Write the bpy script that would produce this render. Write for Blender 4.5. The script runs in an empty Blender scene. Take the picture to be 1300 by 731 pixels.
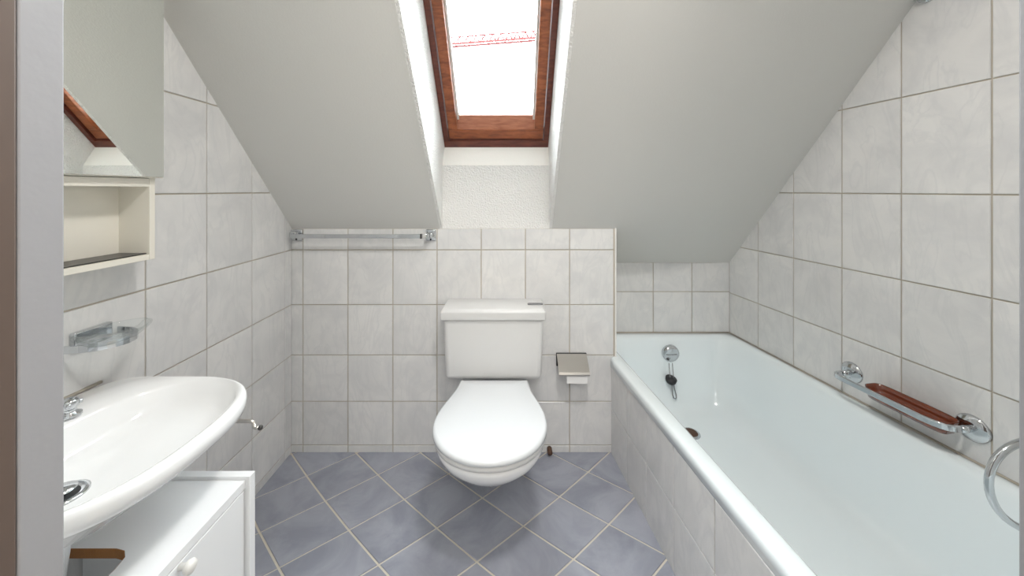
import bpy, bmesh, math, random
from mathutils import Vector, Matrix

random.seed(7)
S = bpy.context.scene
COL = S.collection

# ------------------------------------------------------------------ camera
EYE = 1.183                       # eye height, metres
cam_d = bpy.data.cameras.new('camera')
cam = bpy.data.objects.new('camera', cam_d)
COL.objects.link(cam)
cam.location = (0, 0, EYE)
cam.rotation_euler = (math.pi / 2, 0, 0)
cam_d.sensor_width = 36
cam_d.sensor_fit = 'HORIZONTAL'
cam_d.lens = 456 / 1300 * 36
cam_d.shift_y = -124.5 / 1300
cam_d.clip_start = 0.01
S.camera = cam

# ------------------------------------------------------------------ sky, lamps, exposure
W = bpy.data.worlds.new('overcast_sky')
S.world = W
W.use_nodes = True
bg = W.node_tree.nodes['Background']
bg.inputs['Color'].default_value = (0.93, 0.975, 1.0, 1)
bg.inputs['Strength'].default_value = 13.0


def area(name, loc, rot, sx, sy, power, col=(1, 1, 1)):
    d = bpy.data.lights.new(name, 'AREA')
    d.shape = 'RECTANGLE'
    d.size, d.size_y, d.energy, d.color = sx, sy, power, col
    o = bpy.data.objects.new(name, d)
    COL.objects.link(o)
    o.location, o.rotation_euler = loc, rot
    return o


hall_fill = area('hall_fill_light', (0.05, -0.95, 2.22), (0, 0, 0), 0.9, 0.9, 15, (1, 0.97, 0.93))  # added fill from behind the camera, source unseen
bath_light = area('bathroom_lamp_light', (0.20, 0.46, 2.235), (0, 0, 0), 0.2, 0.2, 10.5, (1, 0.97, 0.93))
bath_light.data.shape = 'DISK'
portal = area('skylight_portal', (-0.073, 1.40, 1.85), (0, 0, 0), 0.46, 0.9, 1)
portal.data.cycles.is_portal = True      # guides sky sampling through the roof window
portal.rotation_euler = (math.radians(-49), 0, 0)

S.view_settings.view_transform = 'Standard'
S.view_settings.look = 'None'
S.view_settings.gamma = 1
S.view_settings.exposure = 0.8
S.view_settings.use_curve_mapping = False
S.cycles.max_bounces = 14
S.cycles.diffuse_bounces = 8
S.cycles.glossy_bounces = 6
S.cycles.transparent_max_bounces = 12
S.cycles.sample_clamp_indirect = 6.0

# ------------------------------------------------------------------ materials
MATS = {}


def new_mat(name):
    m = bpy.data.materials.new(name)
    m.use_nodes = True
    nt = m.node_tree
    return m, nt, nt.nodes['Principled BSDF']


def plain(name, col, rough=0.5, metal=0.0, coat=0.0, bump=0.0, bscale=200, spec=0.5, trans=0.0):
    m, nt, b = new_mat(name)
    b.inputs['Base Color'].default_value = (*col, 1)
    b.inputs['Roughness'].default_value = rough
    b.inputs['Metallic'].default_value = metal
    b.inputs['Coat Weight'].default_value = coat
    b.inputs['Specular IOR Level'].default_value = spec
    b.inputs['Transmission Weight'].default_value = trans
    if bump:
        tc = nt.nodes.new('ShaderNodeTexCoord')
        n = nt.nodes.new('ShaderNodeTexNoise')
        n.inputs['Scale'].default_value = bscale
        n.inputs['Detail'].default_value = 3
        bp = nt.nodes.new('ShaderNodeBump')
        bp.inputs['Strength'].default_value = bump
        bp.inputs['Distance'].default_value = 0.004
        nt.links.new(tc.outputs['Object'], n.inputs['Vector'])
        nt.links.new(n.outputs['Fac'], bp.inputs['Height'])
        nt.links.new(bp.outputs['Normal'], b.inputs['Normal'])
    MATS[name] = m
    return m


def tile_mat(name, c1, c2, c3, scale, rough, vein=True):
    """cloudy ceramic, a different patch of cloud on every tile"""
    m, nt, b = new_mat(name)
    N = nt.nodes.new
    L = nt.links.new
    geo = N('ShaderNodeNewGeometry')
    oi = N('ShaderNodeObjectInfo')
    mul = N('ShaderNodeVectorMath'); mul.operation = 'SCALE'
    comb = N('ShaderNodeCombineXYZ')
    for k in range(3):
        L(oi.outputs['Random'], comb.inputs[k])
    L(comb.outputs[0], mul.inputs[0]); mul.inputs['Scale'].default_value = 37.0
    add = N('ShaderNodeVectorMath'); add.operation = 'ADD'
    L(geo.outputs['Position'], add.inputs[0]); L(mul.outputs[0], add.inputs[1])
    n = N('ShaderNodeTexNoise')
    n.inputs['Scale'].default_value = scale
    n.inputs['Detail'].default_value = 5
    n.inputs['Roughness'].default_value = 0.6
    n.inputs['Distortion'].default_value = 0.8
    L(add.outputs[0], n.inputs['Vector'])
    r = N('ShaderNodeValToRGB')
    r.color_ramp.elements[0].position = 0.35
    r.color_ramp.elements[0].color = (*c1, 1)
    r.color_ramp.elements[1].position = 0.62
    r.color_ramp.elements[1].color = (*c2, 1)
    L(n.outputs['Fac'], r.inputs['Fac'])
    out = r.outputs['Color']
    if vein:
        w = N('ShaderNodeTexNoise')
        w.inputs['Scale'].default_value = scale * 1.7
        w.inputs['Detail'].default_value = 6
        w.inputs['Distortion'].default_value = 1.6
        st = N('ShaderNodeMapping')
        st.inputs['Rotation'].default_value = (0.5, 0.7, 0.6)
        st.inputs['Scale'].default_value = (1, 1, 0.35)
        L(add.outputs[0], st.inputs['Vector']); L(st.outputs[0], w.inputs['Vector'])
        a = N('ShaderNodeMath'); a.operation = 'SUBTRACT'; a.inputs[1].default_value = 0.5
        ab = N('ShaderNodeMath'); ab.operation = 'ABSOLUTE'
        L(w.outputs['Fac'], a.inputs[0]); L(a.outputs[0], ab.inputs[0])
        rr = N('ShaderNodeMapRange')
        rr.inputs['From Min'].default_value = 0.0
        rr.inputs['From Max'].default_value = 0.05
        rr.inputs['To Min'].default_value = 0.5
        rr.inputs['To Max'].default_value = 0.0
        L(ab.outputs[0], rr.inputs['Value'])
        m2 = N('ShaderNodeMath'); m2.operation = 'MULTIPLY'
        L(rr.outputs[0], m2.inputs[0]); L(n.outputs['Fac'], m2.inputs[1])
        mx = N('ShaderNodeMix'); mx.data_type = 'RGBA'
        L(m2.outputs[0], mx.inputs['Factor'])
        L(out, mx.inputs[6]); mx.inputs[7].default_value = (*c3, 1)
        out = mx.outputs[2]
    # small brightness difference from tile to tile
    hv = N('ShaderNodeHueSaturation')
    mr = N('ShaderNodeMapRange')
    mr.inputs['To Min'].default_value = 0.96
    mr.inputs['To Max'].default_value = 1.03
    L(oi.outputs['Random'], mr.inputs['Value'])
    L(mr.outputs[0], hv.inputs['Value'])
    L(out, hv.inputs['Color'])
    L(hv.outputs[0], b.inputs['Base Color'])
    b.inputs['Roughness'].default_value = rough
    MATS[name] = m
    return m


def wood_mat(name, dark, light):
    m, nt, b = new_mat(name)
    N = nt.nodes.new; L = nt.links.new
    tc = N('ShaderNodeTexCoord')
    mp = N('ShaderNodeMapping'); mp.inputs['Scale'].default_value = (6, 6, 30)
    n = N('ShaderNodeTexNoise'); n.inputs['Scale'].default_value = 3.0; n.inputs['Detail'].default_value = 6
    n.inputs['Distortion'].default_value = 0.5
    r = N('ShaderNodeValToRGB')
    r.color_ramp.elements[0].position = 0.3; r.color_ramp.elements[0].color = (*dark, 1)
    r.color_ramp.elements[1].position = 0.7; r.color_ramp.elements[1].color = (*light, 1)
    L(tc.outputs['Object'], mp.inputs['Vector']); L(mp.outputs[0], n.inputs['Vector'])
    L(n.outputs['Fac'], r.inputs['Fac']); L(r.outputs['Color'], b.inputs['Base Color'])
    b.inputs['Roughness'].default_value = 0.38
    MATS[name] = m
    return m


M_TILE = tile_mat('marbled_wall_tile', (0.655, 0.655, 0.655), (0.74, 0.735, 0.725), (0.56, 0.57, 0.58), 6.5, 0.22)
M_FLOOR = tile_mat('blue_grey_floor_tile', (0.25, 0.265, 0.315), (0.345, 0.36, 0.415), (0.3, 0.3, 0.35), 6.0, 0.42, vein=False)
M_GROUT = plain('beige_grout', (0.47, 0.42, 0.345), 0.9)
M_FGROUT = plain('pale_floor_grout', (0.62, 0.58, 0.50), 0.9)
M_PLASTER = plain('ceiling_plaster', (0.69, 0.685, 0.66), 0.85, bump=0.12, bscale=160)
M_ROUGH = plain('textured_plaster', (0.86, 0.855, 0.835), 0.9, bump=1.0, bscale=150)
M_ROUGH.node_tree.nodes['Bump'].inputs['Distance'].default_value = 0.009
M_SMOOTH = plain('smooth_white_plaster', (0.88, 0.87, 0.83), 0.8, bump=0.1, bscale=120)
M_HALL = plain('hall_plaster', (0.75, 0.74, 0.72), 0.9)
M_WOOD = wood_mat('stained_red_wood', (0.17, 0.042, 0.014), (0.37, 0.11, 0.037))
M_WOODLIT = wood_mat('lit_red_wood', (0.27, 0.09, 0.045), (0.45, 0.18, 0.10))  # lit copy of the sash wood: the slope's extra light is in the colour
M_WOODD = wood_mat('dark_stained_wood', (0.075, 0.016, 0.010), (0.16, 0.04, 0.022))
M_DOOR = plain('brown_door', (0.10, 0.07, 0.056), 0.6)
M_JAMB = plain('grey_white_paint', (0.29, 0.29, 0.305), 0.6, bump=0.1, bscale=60)
M_CERAM = plain('white_ceramic', (0.86, 0.865, 0.87), 0.09, coat=0.4)
M_CISTERN = plain('white_plastic', (0.69, 0.69, 0.685), 0.28)
M_SEAT = plain('glossy_seat_plastic', (0.69, 0.71, 0.73), 0.18)
M_ENAMEL = plain('bath_enamel', (0.82, 0.885, 0.91), 0.12, coat=0.3)
M_WHITE = plain('white_laminate', (0.84, 0.85, 0.86), 0.4)
M_CREAM = plain('cream_laminate', (0.80, 0.77, 0.69), 0.45)
M_CHROME = plain('chrome', (0.62, 0.64, 0.66), 0.10, metal=1.0)
M_STEEL = plain('satin_steel', (0.62, 0.59, 0.55), 0.28, metal=1.0)
M_MIRROR = plain('mirror_silver', (0.90, 0.92, 0.89), 0.0, metal=1.0)
M_BLACK = plain('black_rubber', (0.015, 0.015, 0.017), 0.45)
M_DARK = plain('dark_shelf_mat', (0.045, 0.042, 0.04), 0.35)
M_PAPER = plain('white_paper', (0.85, 0.85, 0.84), 0.95)
M_SEAL = plain('grey_sealant', (0.42, 0.38, 0.32), 0.6)
M_CHIP = plain('raw_chipboard', (0.33, 0.15, 0.05), 0.9, bump=0.5, bscale=300)
M_TRIM = plain('white_edge_trim', (0.78, 0.77, 0.74), 0.35)
M_CRANE = plain('red_crane_paint', (0.055, 0.018, 0.017), 0.9, spec=0.0)
M_RUST = plain('rust_and_shadow', (0.10, 0.05, 0.03), 0.7)
M_PIPE = plain('white_pipe_plastic', (0.80, 0.83, 0.86), 0.3)


def glass_mat(name, tint, fac_gloss=0.12, rough=0.0, refl=1.0):
    """thin pane: mostly lets light straight through, fresnel reflections"""
    m = bpy.data.materials.new(name); m.use_nodes = True
    nt = m.node_tree; nt.nodes.clear()
    N = nt.nodes.new; L = nt.links.new
    o = N('ShaderNodeOutputMaterial'); mx = N('ShaderNodeMixShader')
    t = N('ShaderNodeBsdfTransparent'); t.inputs['Color'].default_value = (*tint, 1)
    g = N('ShaderNodeBsdfGlossy'); g.inputs['Roughness'].default_value = rough
    fr = N('ShaderNodeFresnel'); fr.inputs['IOR'].default_value = 1.45
    mu = N('ShaderNodeMath'); mu.operation = 'MULTIPLY'; mu.inputs[1].default_value = refl
    L(fr.outputs[0], mu.inputs[0]); L(mu.outputs[0], mx.inputs[0])
    L(t.outputs[0], mx.inputs[1]); L(g.outputs[0], mx.inputs[2]); L(mx.outputs[0], o.inputs[0])
    MATS[name] = m
    return m


M_PANE = glass_mat('window_glass', (0.96, 0.985, 0.99))
M_DISHGLASS = glass_mat('clear_dish_glass', (0.97, 0.985, 0.985), rough=0.05, refl=0.4)
M_GREYM = plain('grey_metal', (0.22, 0.22, 0.23), 0.35, metal=0.6)
M_SHADE = plain('lamp_diffuser', (0.9, 0.9, 0.88), 0.5)
M_SHADE.node_tree.nodes['Principled BSDF'].inputs['Emission Color'].default_value = (1, 0.97, 0.93, 1)
M_SHADE.node_tree.nodes['Principled BSDF'].inputs['Emission Strength'].default_value = 1.5


def amber():
    m, nt, b = new_mat('brown_clear_plastic')
    b.inputs['Base Color'].default_value = (0.16, 0.034, 0.012, 1)
    b.inputs['Roughness'].default_value = 0.12
    b.inputs['Coat Weight'].default_value = 0.5
    return m


M_AMBER = amber()

# ------------------------------------------------------------------ object helpers
ORIGIN = {}


def link(name, me, parent=None, loc=(0, 0, 0)):
    o = bpy.data.objects.new(name, me)
    COL.objects.link(o)
    if parent is not None:
        o.parent = parent
        p = ORIGIN[parent.name]
        o.location = Vector(loc) - p
    else:
        o.location = loc
    ORIGIN[o.name] = Vector(loc)
    return o


def thing(name, loc, label, cat, group=None):
    o = link(name, None, None, loc)
    o.empty_display_size = 0.05
    o['label'] = label
    o['category'] = cat
    if group:
        o['group'] = group
    return o


def tag(o, label, cat, group=None):
    o['label'] = label
    o['category'] = cat
    if group:
        o['group'] = group
    return o


def build(name, bm, mat, parent=None, smooth=False, bevel=0.0, seg=2, sub=0, structure=False, loc=None, label=None, angle=40):
    """bm holds world coordinates; the mesh is stored about loc (default: the parent's origin)"""
    base = Vector(loc) if loc is not None else (ORIGIN[parent.name] if parent is not None else Vector((0, 0, 0)))
    bmesh.ops.recalc_face_normals(bm, faces=bm.faces)
    bmesh.ops.translate(bm, verts=bm.verts, vec=-base)
    me = bpy.data.meshes.new(name)
    bm.to_mesh(me); bm.free()
    me.materials.append(mat)
    if smooth:
        for p in me.polygons:
            p.use_smooth = True
    o = link(name, me, parent, base)
    if bevel:
        md = o.modifiers.new('edge', 'BEVEL')
        md.width, md.segments, md.limit_method, md.angle_limit = bevel, seg, 'ANGLE', math.radians(angle)
        md.harden_normals = False
        for p in me.polygons:
            p.use_smooth = True
        if hasattr(me, 'set_sharp_from_angle'):
            me.set_sharp_from_angle(angle=math.radians(60))
    if sub:
        md = o.modifiers.new('round', 'SUBSURF')
        md.levels = md.render_levels = sub
    if structure:
        o['kind'] = 'structure'
    if label:
        o['label'] = label
    return o


def NB():
    return bmesh.new()


def box(bm, x0, x1, y0, y1, z0, z1):
    vs = [bm.verts.new((x, y, z)) for x in (x0, x1) for y in (y0, y1) for z in (z0, z1)]
    for f in ((0, 1, 3, 2), (4, 6, 7, 5), (0, 4, 5, 1), (2, 3, 7, 6), (0, 2, 6, 4), (1, 5, 7, 3)):
        bm.faces.new([vs[i] for i in f])
    return bm


def prism(bm, poly, vec):
    a = [bm.verts.new(p) for p in poly]
    b = [bm.verts.new(Vector(p) + Vector(vec)) for p in poly]
    n = len(a)
    bm.faces.new(a); bm.faces.new(list(reversed(b)))
    for i in range(n):
        bm.faces.new((a[i], b[i], b[(i + 1) % n], a[(i + 1) % n]))
    return bm


def loft(bm, rings, cap0=True, cap1=True):
    R = [[bm.verts.new(p) for p in r] for r in rings]
    n = len(R[0])
    for a, b in zip(R, R[1:]):
        for i in range(n):
            bm.faces.new((a[i], a[(i + 1) % n], b[(i + 1) % n], b[i]))
    if cap0:
        bm.faces.new(list(reversed(R[0])))
    if cap1:
        bm.faces.new(R[-1])
    return bm


def frame_of(d):
    d = d.normalized()
    up = Vector((0, 0, 1)) if abs(d.z) < 0.95 else Vector((1, 0, 0))
    a = d.cross(up).normalized()
    return a, a.cross(d).normalized()


def tube(bm, pts, r, n=10, closed=False, flat=None):
    """round tube, or a flat strip when flat=(half width, half thickness) with width along z"""
    pts = [Vector(p) for p in pts]
    rings = []
    m = len(pts)
    for i, p in enumerate(pts):
        if closed:
            d = pts[(i + 1) % m] - pts[i - 1]
        else:
            d = pts[min(i + 1, m - 1)] - pts[max(i - 1, 0)]
        if i and not flat and not closed:          # carry the frame along so the tube does not twist
            dn = d.normalized()
            b = (b - dn * b.dot(dn)).normalized()
            a = dn.cross(b).normalized()
        else:
            a, b = frame_of(d)
        if flat:
            hw, ht = flat
            rings.append([p + a * ht + b * hw, p - a * ht + b * hw, p - a * ht - b * hw, p + a * ht - b * hw])
        else:
            rr = r[i] if isinstance(r, (list, tuple)) else r
            rings.append([p + (a * math.cos(t) + b * math.sin(t)) * rr for t in (2 * math.pi * k / n for k in range(n))])
    if closed:
        rings.append(rings[0])
        R = [[bm.verts.new(q) for q in r_] for r_ in rings[:-1]]
        R.append(R[0])
        k = len(R[0])
        for A, B in zip(R, R[1:]):
            for i in range(k):
                bm.faces.new((A[i], A[(i + 1) % k], B[(i + 1) % k], B[i]))
    else:
        loft(bm, rings)
    return bm


def lathe(bm, prof, centre, axis, n=28):
    """prof: (radius, distance along axis)"""
    axis = Vector(axis).normalized()
    a, b = frame_of(axis)
    c = Vector(centre)
    rings = []
    for r, d in prof:
        rings.append([c + axis * d + (a * math.cos(t) + b * math.sin(t)) * max(r, 1e-4) for t in (2 * math.pi * k / n for k in range(n))])
    return loft(bm, rings)


def clip(poly, planes):
    """clip a convex 2D polygon by half planes (a,b,c): keep a*u+b*v<=c"""
    for a, b, c in planes:
        out = []
        n = len(poly)
        for i in range(n):
            p, q = poly[i], poly[(i + 1) % n]
            dp, dq = a * p[0] + b * p[1] - c, a * q[0] + b * q[1] - c
            if dp <= 0:
                out.append(p)
            if dp * dq < 0:
                t = dp / (dp - dq)
                out.append((p[0] + (q[0] - p[0]) * t, p[1] + (q[1] - p[1]) * t))
        poly = out
        if len(poly) < 3:
            return []
    res = []
    for p in poly:
        if not res or (abs(p[0] - res[-1][0]) + abs(p[1] - res[-1][1])) > 1e-4:
            res.append(p)
    if len(res) > 1 and (abs(res[0][0] - res[-1][0]) + abs(res[0][1] - res[-1][1])) < 1e-4:
        res.pop()
    return res if len(res) >= 3 else []


def poly_area(p):
    return 0.5 * sum(p[i][0] * p[(i + 1) % len(p)][1] - p[(i + 1) % len(p)][0] * p[i][1] for i in range(len(p)))


TILE_CACHE = {}


def add_tile(parent, poly, O, U, V, Nn, mat, th=0.0035, ch=0.0014):
    if len(poly) < 3 or abs(poly_area(poly)) < 4e-5:
        return
    if poly_area(poly) < 0:
        poly = poly[::-1]
    cu = sum(p[0] for p in poly) / len(poly)
    cv = sum(p[1] for p in poly) / len(poly)
    rel = [(p[0] - cu, p[1] - cv) for p in poly]
    key = (parent.name, mat.name, tuple((round(a, 4), round(b, 4)) for a, b in rel))
    me = TILE_CACHE.get(key)
    if me is None:
        bm = NB()
        O3 = Vector((0, 0, 0))
        rings = []
        for off, h in ((0, 0.0), (0, th - ch), (ch, th)):
            ring = []
            n = len(rel)
            for i in range(n):
                p0, p1, p2 = Vector(rel[i - 1]), Vector(rel[i]), Vector(rel[(i + 1) % n])
                d1, d2 = (p1 - p0).normalized(), (p2 - p1).normalized()
                n1, n2 = Vector((-d1.y, d1.x)), Vector((-d2.y, d2.x))
                k = 1 + n1.dot(n2)
                w = (n1 + n2) / max(k, 0.35) * off
                q = p1 + w
                ring.append(U * q.x + V * q.y + Nn * h)
            rings.append(ring)
        loft(bm, rings)
        bmesh.ops.recalc_face_normals(bm, faces=bm.faces)
        me = bpy.data.meshes.new('tile')
        bm.to_mesh(me); bm.free()
        me.materials.append(mat)
        TILE_CACHE[key] = me
    link('tile', me, parent, O + U * cu + V * cv + Nn * 0.0003)


def tile_grid(parent, us, vs, O, U, V, Nn, planes, mat, gap=0.0019):
    for i in range(len(us) - 1):
        for j in range(len(vs) - 1):
            u0, u1 = sorted((us[i], us[i + 1])); v0, v1 = sorted((vs[j], vs[j + 1]))
            q = [(u0 + gap, v0 + gap), (u1 - gap, v0 + gap), (u1 - gap, v1 - gap), (u0 + gap, v1 - gap)]
            add_tile(parent, clip(q, planes), O, U, V, Nn, mat)


# ------------------------------------------------------------------ room dimensions
XL = -0.995                     # left wall
YB = 1.62                       # wall behind the toilet
YA = 1.891                      # far wall of the bath alcove
XR0 = 0.469                     # where the toilet wall ends
YF = 0.30                       # inner face of the door wall
ZB = 1.008                      # ceiling height at the toilet wall
SL = 1.12                       # ceiling slope
ZT = 2.30                       # flat ceiling


def xw(y):                      # right wall, slightly out of square
    return 1.1445 + 0.1515 * (YA - y)


def xp(y):                      # tiled bath panel
    return 0.449 + 0.105 * (YB - y)


def xo(y):                      # outer edge of the bath rim
    return 0.440 + 0.112 * (YB - y)


def zmain(y):
    if y > YB:
        return ZB - (y - YB) * (ZB - 0.80) / (YA - YB)
    return min(ZT, ZB + SL * (YB - y))


def zright(y):
    return min(ZT, 0.80 + 1.26 * (YA - y))


def zc(x, y):
    m, r = zmain(y), zright(y)
    t = max(0.0, (x - XR0) / (xw(y) - XR0))
    return m + (r - m) * min(1.0, t) ** 1.35


# ------------------------------------------------------------------ floor
floor = build('floor', box(NB(), XL - 0.1, 1.5, -1.7, 2.0, -0.12, 0.0), M_FGROUT, structure=True)
CX = [-0.6977786165206795, 0.140071508793357, 0.14681977227150966, 0.0016211192291082366, 0.0021653595859332936, -0.003982975479216222]
CY = [1.6109866230302365, -0.12196954798182633, 0.12661421919923224, 0.0011132740513990769, -0.001216243413773653, -0.00019138141779702356]


def node(i, j):
    q = (1, i, j, i * i, i * j, j * j)
    return (sum(a * b for a, b in zip(CX, q)), sum(a * b for a, b in zip(CY, q)))


X3, Y3, Z3 = Vector((1, 0, 0)), Vector((0, 1, 0)), Vector((0, 0, 1))
fl_planes = [(-1, 0, -(XL + 0.003)), (0, 1, YB - 0.003), (0, -1, -YF), (1, 0.105, 0.449 + 0.105 * YB - 0.003)]
g = 0.017
for i in range(-7, 13):
    for j in range(-7, 10):
        q = [node(i + g, j + g), node(i + 1 - g, j + g), node(i + 1 - g, j + 1 - g), node(i + g, j + 1 - g)]
        q = clip(q, fl_planes)
        if q:
            add_tile(floor, q, Vector((0, 0, 0)), X3, Y3, Z3, M_FLOOR, th=0.003, ch=0.0012)

# ------------------------------------------------------------------ left wall
wl = build('wall_left', box(NB(), XL - 0.1, XL, YF - 0.08, YB + 0.1, 0, 2.4), M_GROUT, structure=True)
ycol = [YB, 1.570, 1.3707, 1.168, 0.9726, 0.775, 0.577, 0.38, 0.18]
hrow = [-0.88, -0.58, -0.282, 0.012, 0.27, 0.517, 0.7436, 0.952, 1.149, 1.183]
zrow = [EYE - h for h in hrow]
# u = y, v = z ; keep below the slope
cl = [(SL, 1, ZB + SL * YB), (0, 1, ZT - 0.002), (1, 0, YB - 0.0045), (-1, 0, -YF)]
tile_grid(wl, ycol, zrow, Vector((XL, 0, 0)), Y3, Z3, X3, cl, M_TILE)

# ------------------------------------------------------------------ wall behind the toilet, with the return into the alcove
wb = build('wall_back', box(NB(), XL - 0.1, XR0 - 0.003, YB, YA + 0.1, 0, ZB), M_GROUT, structure=True)
bcol = [XL, XL + 0.047] + [(x - 650) * YB / 456 for x in (442, 499, 555, 611, 667, 723, 779)] + [XR0]
bcol[1] = (385 - 650) * YB / 456
tile_grid(wb, bcol[:-1], [EYE - h for h in (0.05, 0.27, 0.517, 0.7436, 0.952, 1.149, 1.183)], Vector((0, YB, 0)), X3, Z3, -Y3,
          [(0, 1, ZB - 0.001)], M_TILE)
build('trim_1', box(NB(), (780.2 - 650) * YB / 456, XR0 + 0.001, YB - 0.006, YB + 0.012, 0.0, ZB + 0.003), M_TRIM, structure=True, bevel=0.002)
# ------------------------------------------------------------------ alcove far wall
wa = build('wall_alcove', box(NB(), XR0 - 0.05, 1.35, YA, YA + 0.1, 0, 0.83), M_GROUT, structure=True)
acol = [XR0 - 0.01] + [(x - 650) * YA / 456 for x in (829, 878, 926)]
tile_grid(wa, acol, [EYE - 0.30, EYE - 0.535, 0.434], Vector((0, YA, 0)), X3, Z3, -Y3, [(0, 1, 0.7995)], M_TILE)
# ------------------------------------------------------------------ right wall
UR = Vector((0.1515, -1, 0)).normalized()          # from far to near
NR = Vector((-1, -0.1515, 0)).normalized()         # into the room
OR = Vector((xw(YA), YA, 0))
wrb = prism(NB(), [(xw(YA + 0.1), YA + 0.1, 0), (xw(YF - 0.08), YF - 0.08, 0), (xw(YF - 0.08) + 0.1, YF - 0.08, 0), (xw(YA + 0.1) + 0.1, YA + 0.1, 0)], (0, 0, 2.4))
wr = build('wall_right', wrb, M_GROUT, structure=True)
kl = math.hypot(1, 0.1515)


def u_at(px):                   # distance along the right wall seen at image column px
    r = (px - 650) / 456
    y = (1.1445 + 0.1515 * YA) / (r + 0.1515)
    return (YA - y) * kl


rcol = [0.0] + [u_at(x) for x in (963, 1008, 1069.5, 1145, 1260)]
step = rcol[5] - rcol[4]
rcol += [rcol[5] + step * k for k in range(1, 5)]
# slope along u: z = 0.80 + 1.26*(YA-y)
sl_u = 1.26 / kl
tile_grid(wr, rcol, [EYE + 1.2, EYE + 0.90, EYE + 0.60, EYE + 0.297, EYE - 0.013, EYE - 0.29, EYE - 0.54, 0.434], OR, UR, Z3, NR,
          [(-sl_u, 1, 0.80), (0, 1, ZT - 0.002), (-1, 0, -0.0045), (1, 0, (YA - YF) * kl)], M_TILE)

# ------------------------------------------------------------------ ceiling with the skylight opening
HX0, HX1 = -0.314, 0.169         # opening
HY0, HY1 = 0.83, YB
YK = YB - (ZT - ZB) / SL         # start of the flat ceiling
bm = NB()
xs0 = [XL - 0.03, -0.65, HX0 - 0.012, -0.073, HX1 + 0.012, 0.32, XR0]
tr = [0.12, 0.25, 0.4, 0.55, 0.7, 0.85, 1.0, 1.03]
ys = [YF - 0.09, YK, 0.60, 0.70, 0.77, HY0, 0.95, 1.1, 1.25, 1.4, 1.5, YB, 1.68, 1.75, 1.82, YA + 0.03]
grid = []
for y in ys:
    row = []
    for x in xs0:
        row.append(bm.verts.new((x, y, zc(x, y))))
    for t in tr:
        x = XR0 + (xw(y) - XR0) * t
        row.append(bm.verts.new((x, y, zc(x, y))))
    grid.append(row)
for j in range(len(ys) - 1):
    for i in range(len(grid[0]) - 1):
        ym = (ys[j] + ys[j + 1]) / 2
        if i < len(xs0) - 1:
            xm = (xs0[i] + xs0[i + 1]) / 2
            if ym > YB:
                continue
            if HX0 < xm < HX1 and HY0 < ym < HY1:
                continue
        bm.faces.new((grid[j][i], grid[j + 1][i], grid[j + 1][i + 1], grid[j][i + 1]))
for v in [v for v in bm.verts if not v.link_faces]:
    bm.verts.remove(v)
r = bmesh.ops.extrude_face_region(bm, geom=list(bm.faces), use_keep_orig=True)
bmesh.ops.translate(bm, verts=[e for e in r['geom'] if isinstance(e, bmesh.types.BMVert)], vec=(0, 0, 0.05))
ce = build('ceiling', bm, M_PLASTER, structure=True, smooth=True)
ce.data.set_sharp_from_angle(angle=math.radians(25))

# ------------------------------------------------------------------ roof window in its plastered reveal
win = link('window_1', None, None, (-0.073, YB, 1.30)); win['kind'] = 'structure'
TH = math.atan(1.15)
FO = Vector((0, 1.67, 1.38))                                  # bottom inner edge of the frame
FU = Vector((0, -math.cos(TH), math.sin(TH)))                 # up the slope
FN = Vector((0, math.sin(TH), math.cos(TH)))                  # outward
FL = 1.02                                                     # slope length of the frame


def fp(x, s, n):
    return Vector((x, FO.y, FO.z)) + FU * s + FN * n


top_in = fp(0, FL, 0)
side = [(HY1, zmain(HY1)), (1.20, zmain(1.20)), (HY0, zmain(HY0)), fp(0, FL, 0.13).yz, fp(0, 0, 0.13).yz, (FO.y + 0.15, FO.z - 0.09), (YB + 0.12, 1.293), (YB, ZB)]
for x, d in ((HX0, -0.0118), (HX1, 0.0118)):
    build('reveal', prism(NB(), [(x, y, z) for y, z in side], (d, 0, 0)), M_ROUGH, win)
build('reveal', prism(NB(), [(HX0, YB, ZB - 0.001), (HX1, YB, ZB - 0.001), (HX1, YB + 0.002, 1.293), (HX0, YB + 0.002, 1.293)], (0, 0.12, 0)), M_ROUGH, win,
      label='rough plaster reveal below the window')
build('reveal', prism(NB(), [(HX0, YB + 0.0025, 1.2935), (HX1, YB + 0.0025, 1.2935), (HX1, *fp(0, 0.004, 0.010).yz), (HX0, *fp(0, 0.004, 0.010).yz)], (0, 0.12, -0.10)), M_SMOOTH, win,
      label='smooth cream strip directly under the frame')
build('reveal', prism(NB(), [(HX0, HY0, zmain(HY0)), (HX1, HY0, zmain(HY0)), (HX1, top_in.y, top_in.z), (HX0, top_in.y, top_in.z)], (0, -0.03, 0.06)), M_ROUGH, win)


def fbar(x0, x1, s0, s1, n0, n1, prof=None):
    return prism(NB(), [fp(x0, s0, n0), fp(x1, s0, n0), fp(x1, s1, n0), fp(x0, s1, n0)], FN * (n1 - n0))


fw = 0.024
fr = build('frame', fbar(HX0 + 0.001, HX1 - 0.001, 0.0, 0.036, 0, 0.12), M_WOODD, win, bevel=0.002)
for nm, a in (('frame', (HX0 + 0.001, HX0 + fw, 0.036, FL, 0, 0.12)), ('frame', (HX1 - fw, HX1 - 0.001, 0.036, FL, 0, 0.12)),
              ('frame', (HX0 + fw, HX1 - fw, FL - 0.04, FL, 0, 0.12))):
    build(nm, fbar(*a), M_WOODD, win, bevel=0.002)
sx0, sx1 = HX0 + fw + 0.003, HX1 - fw - 0.003
sw = 0.040
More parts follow.
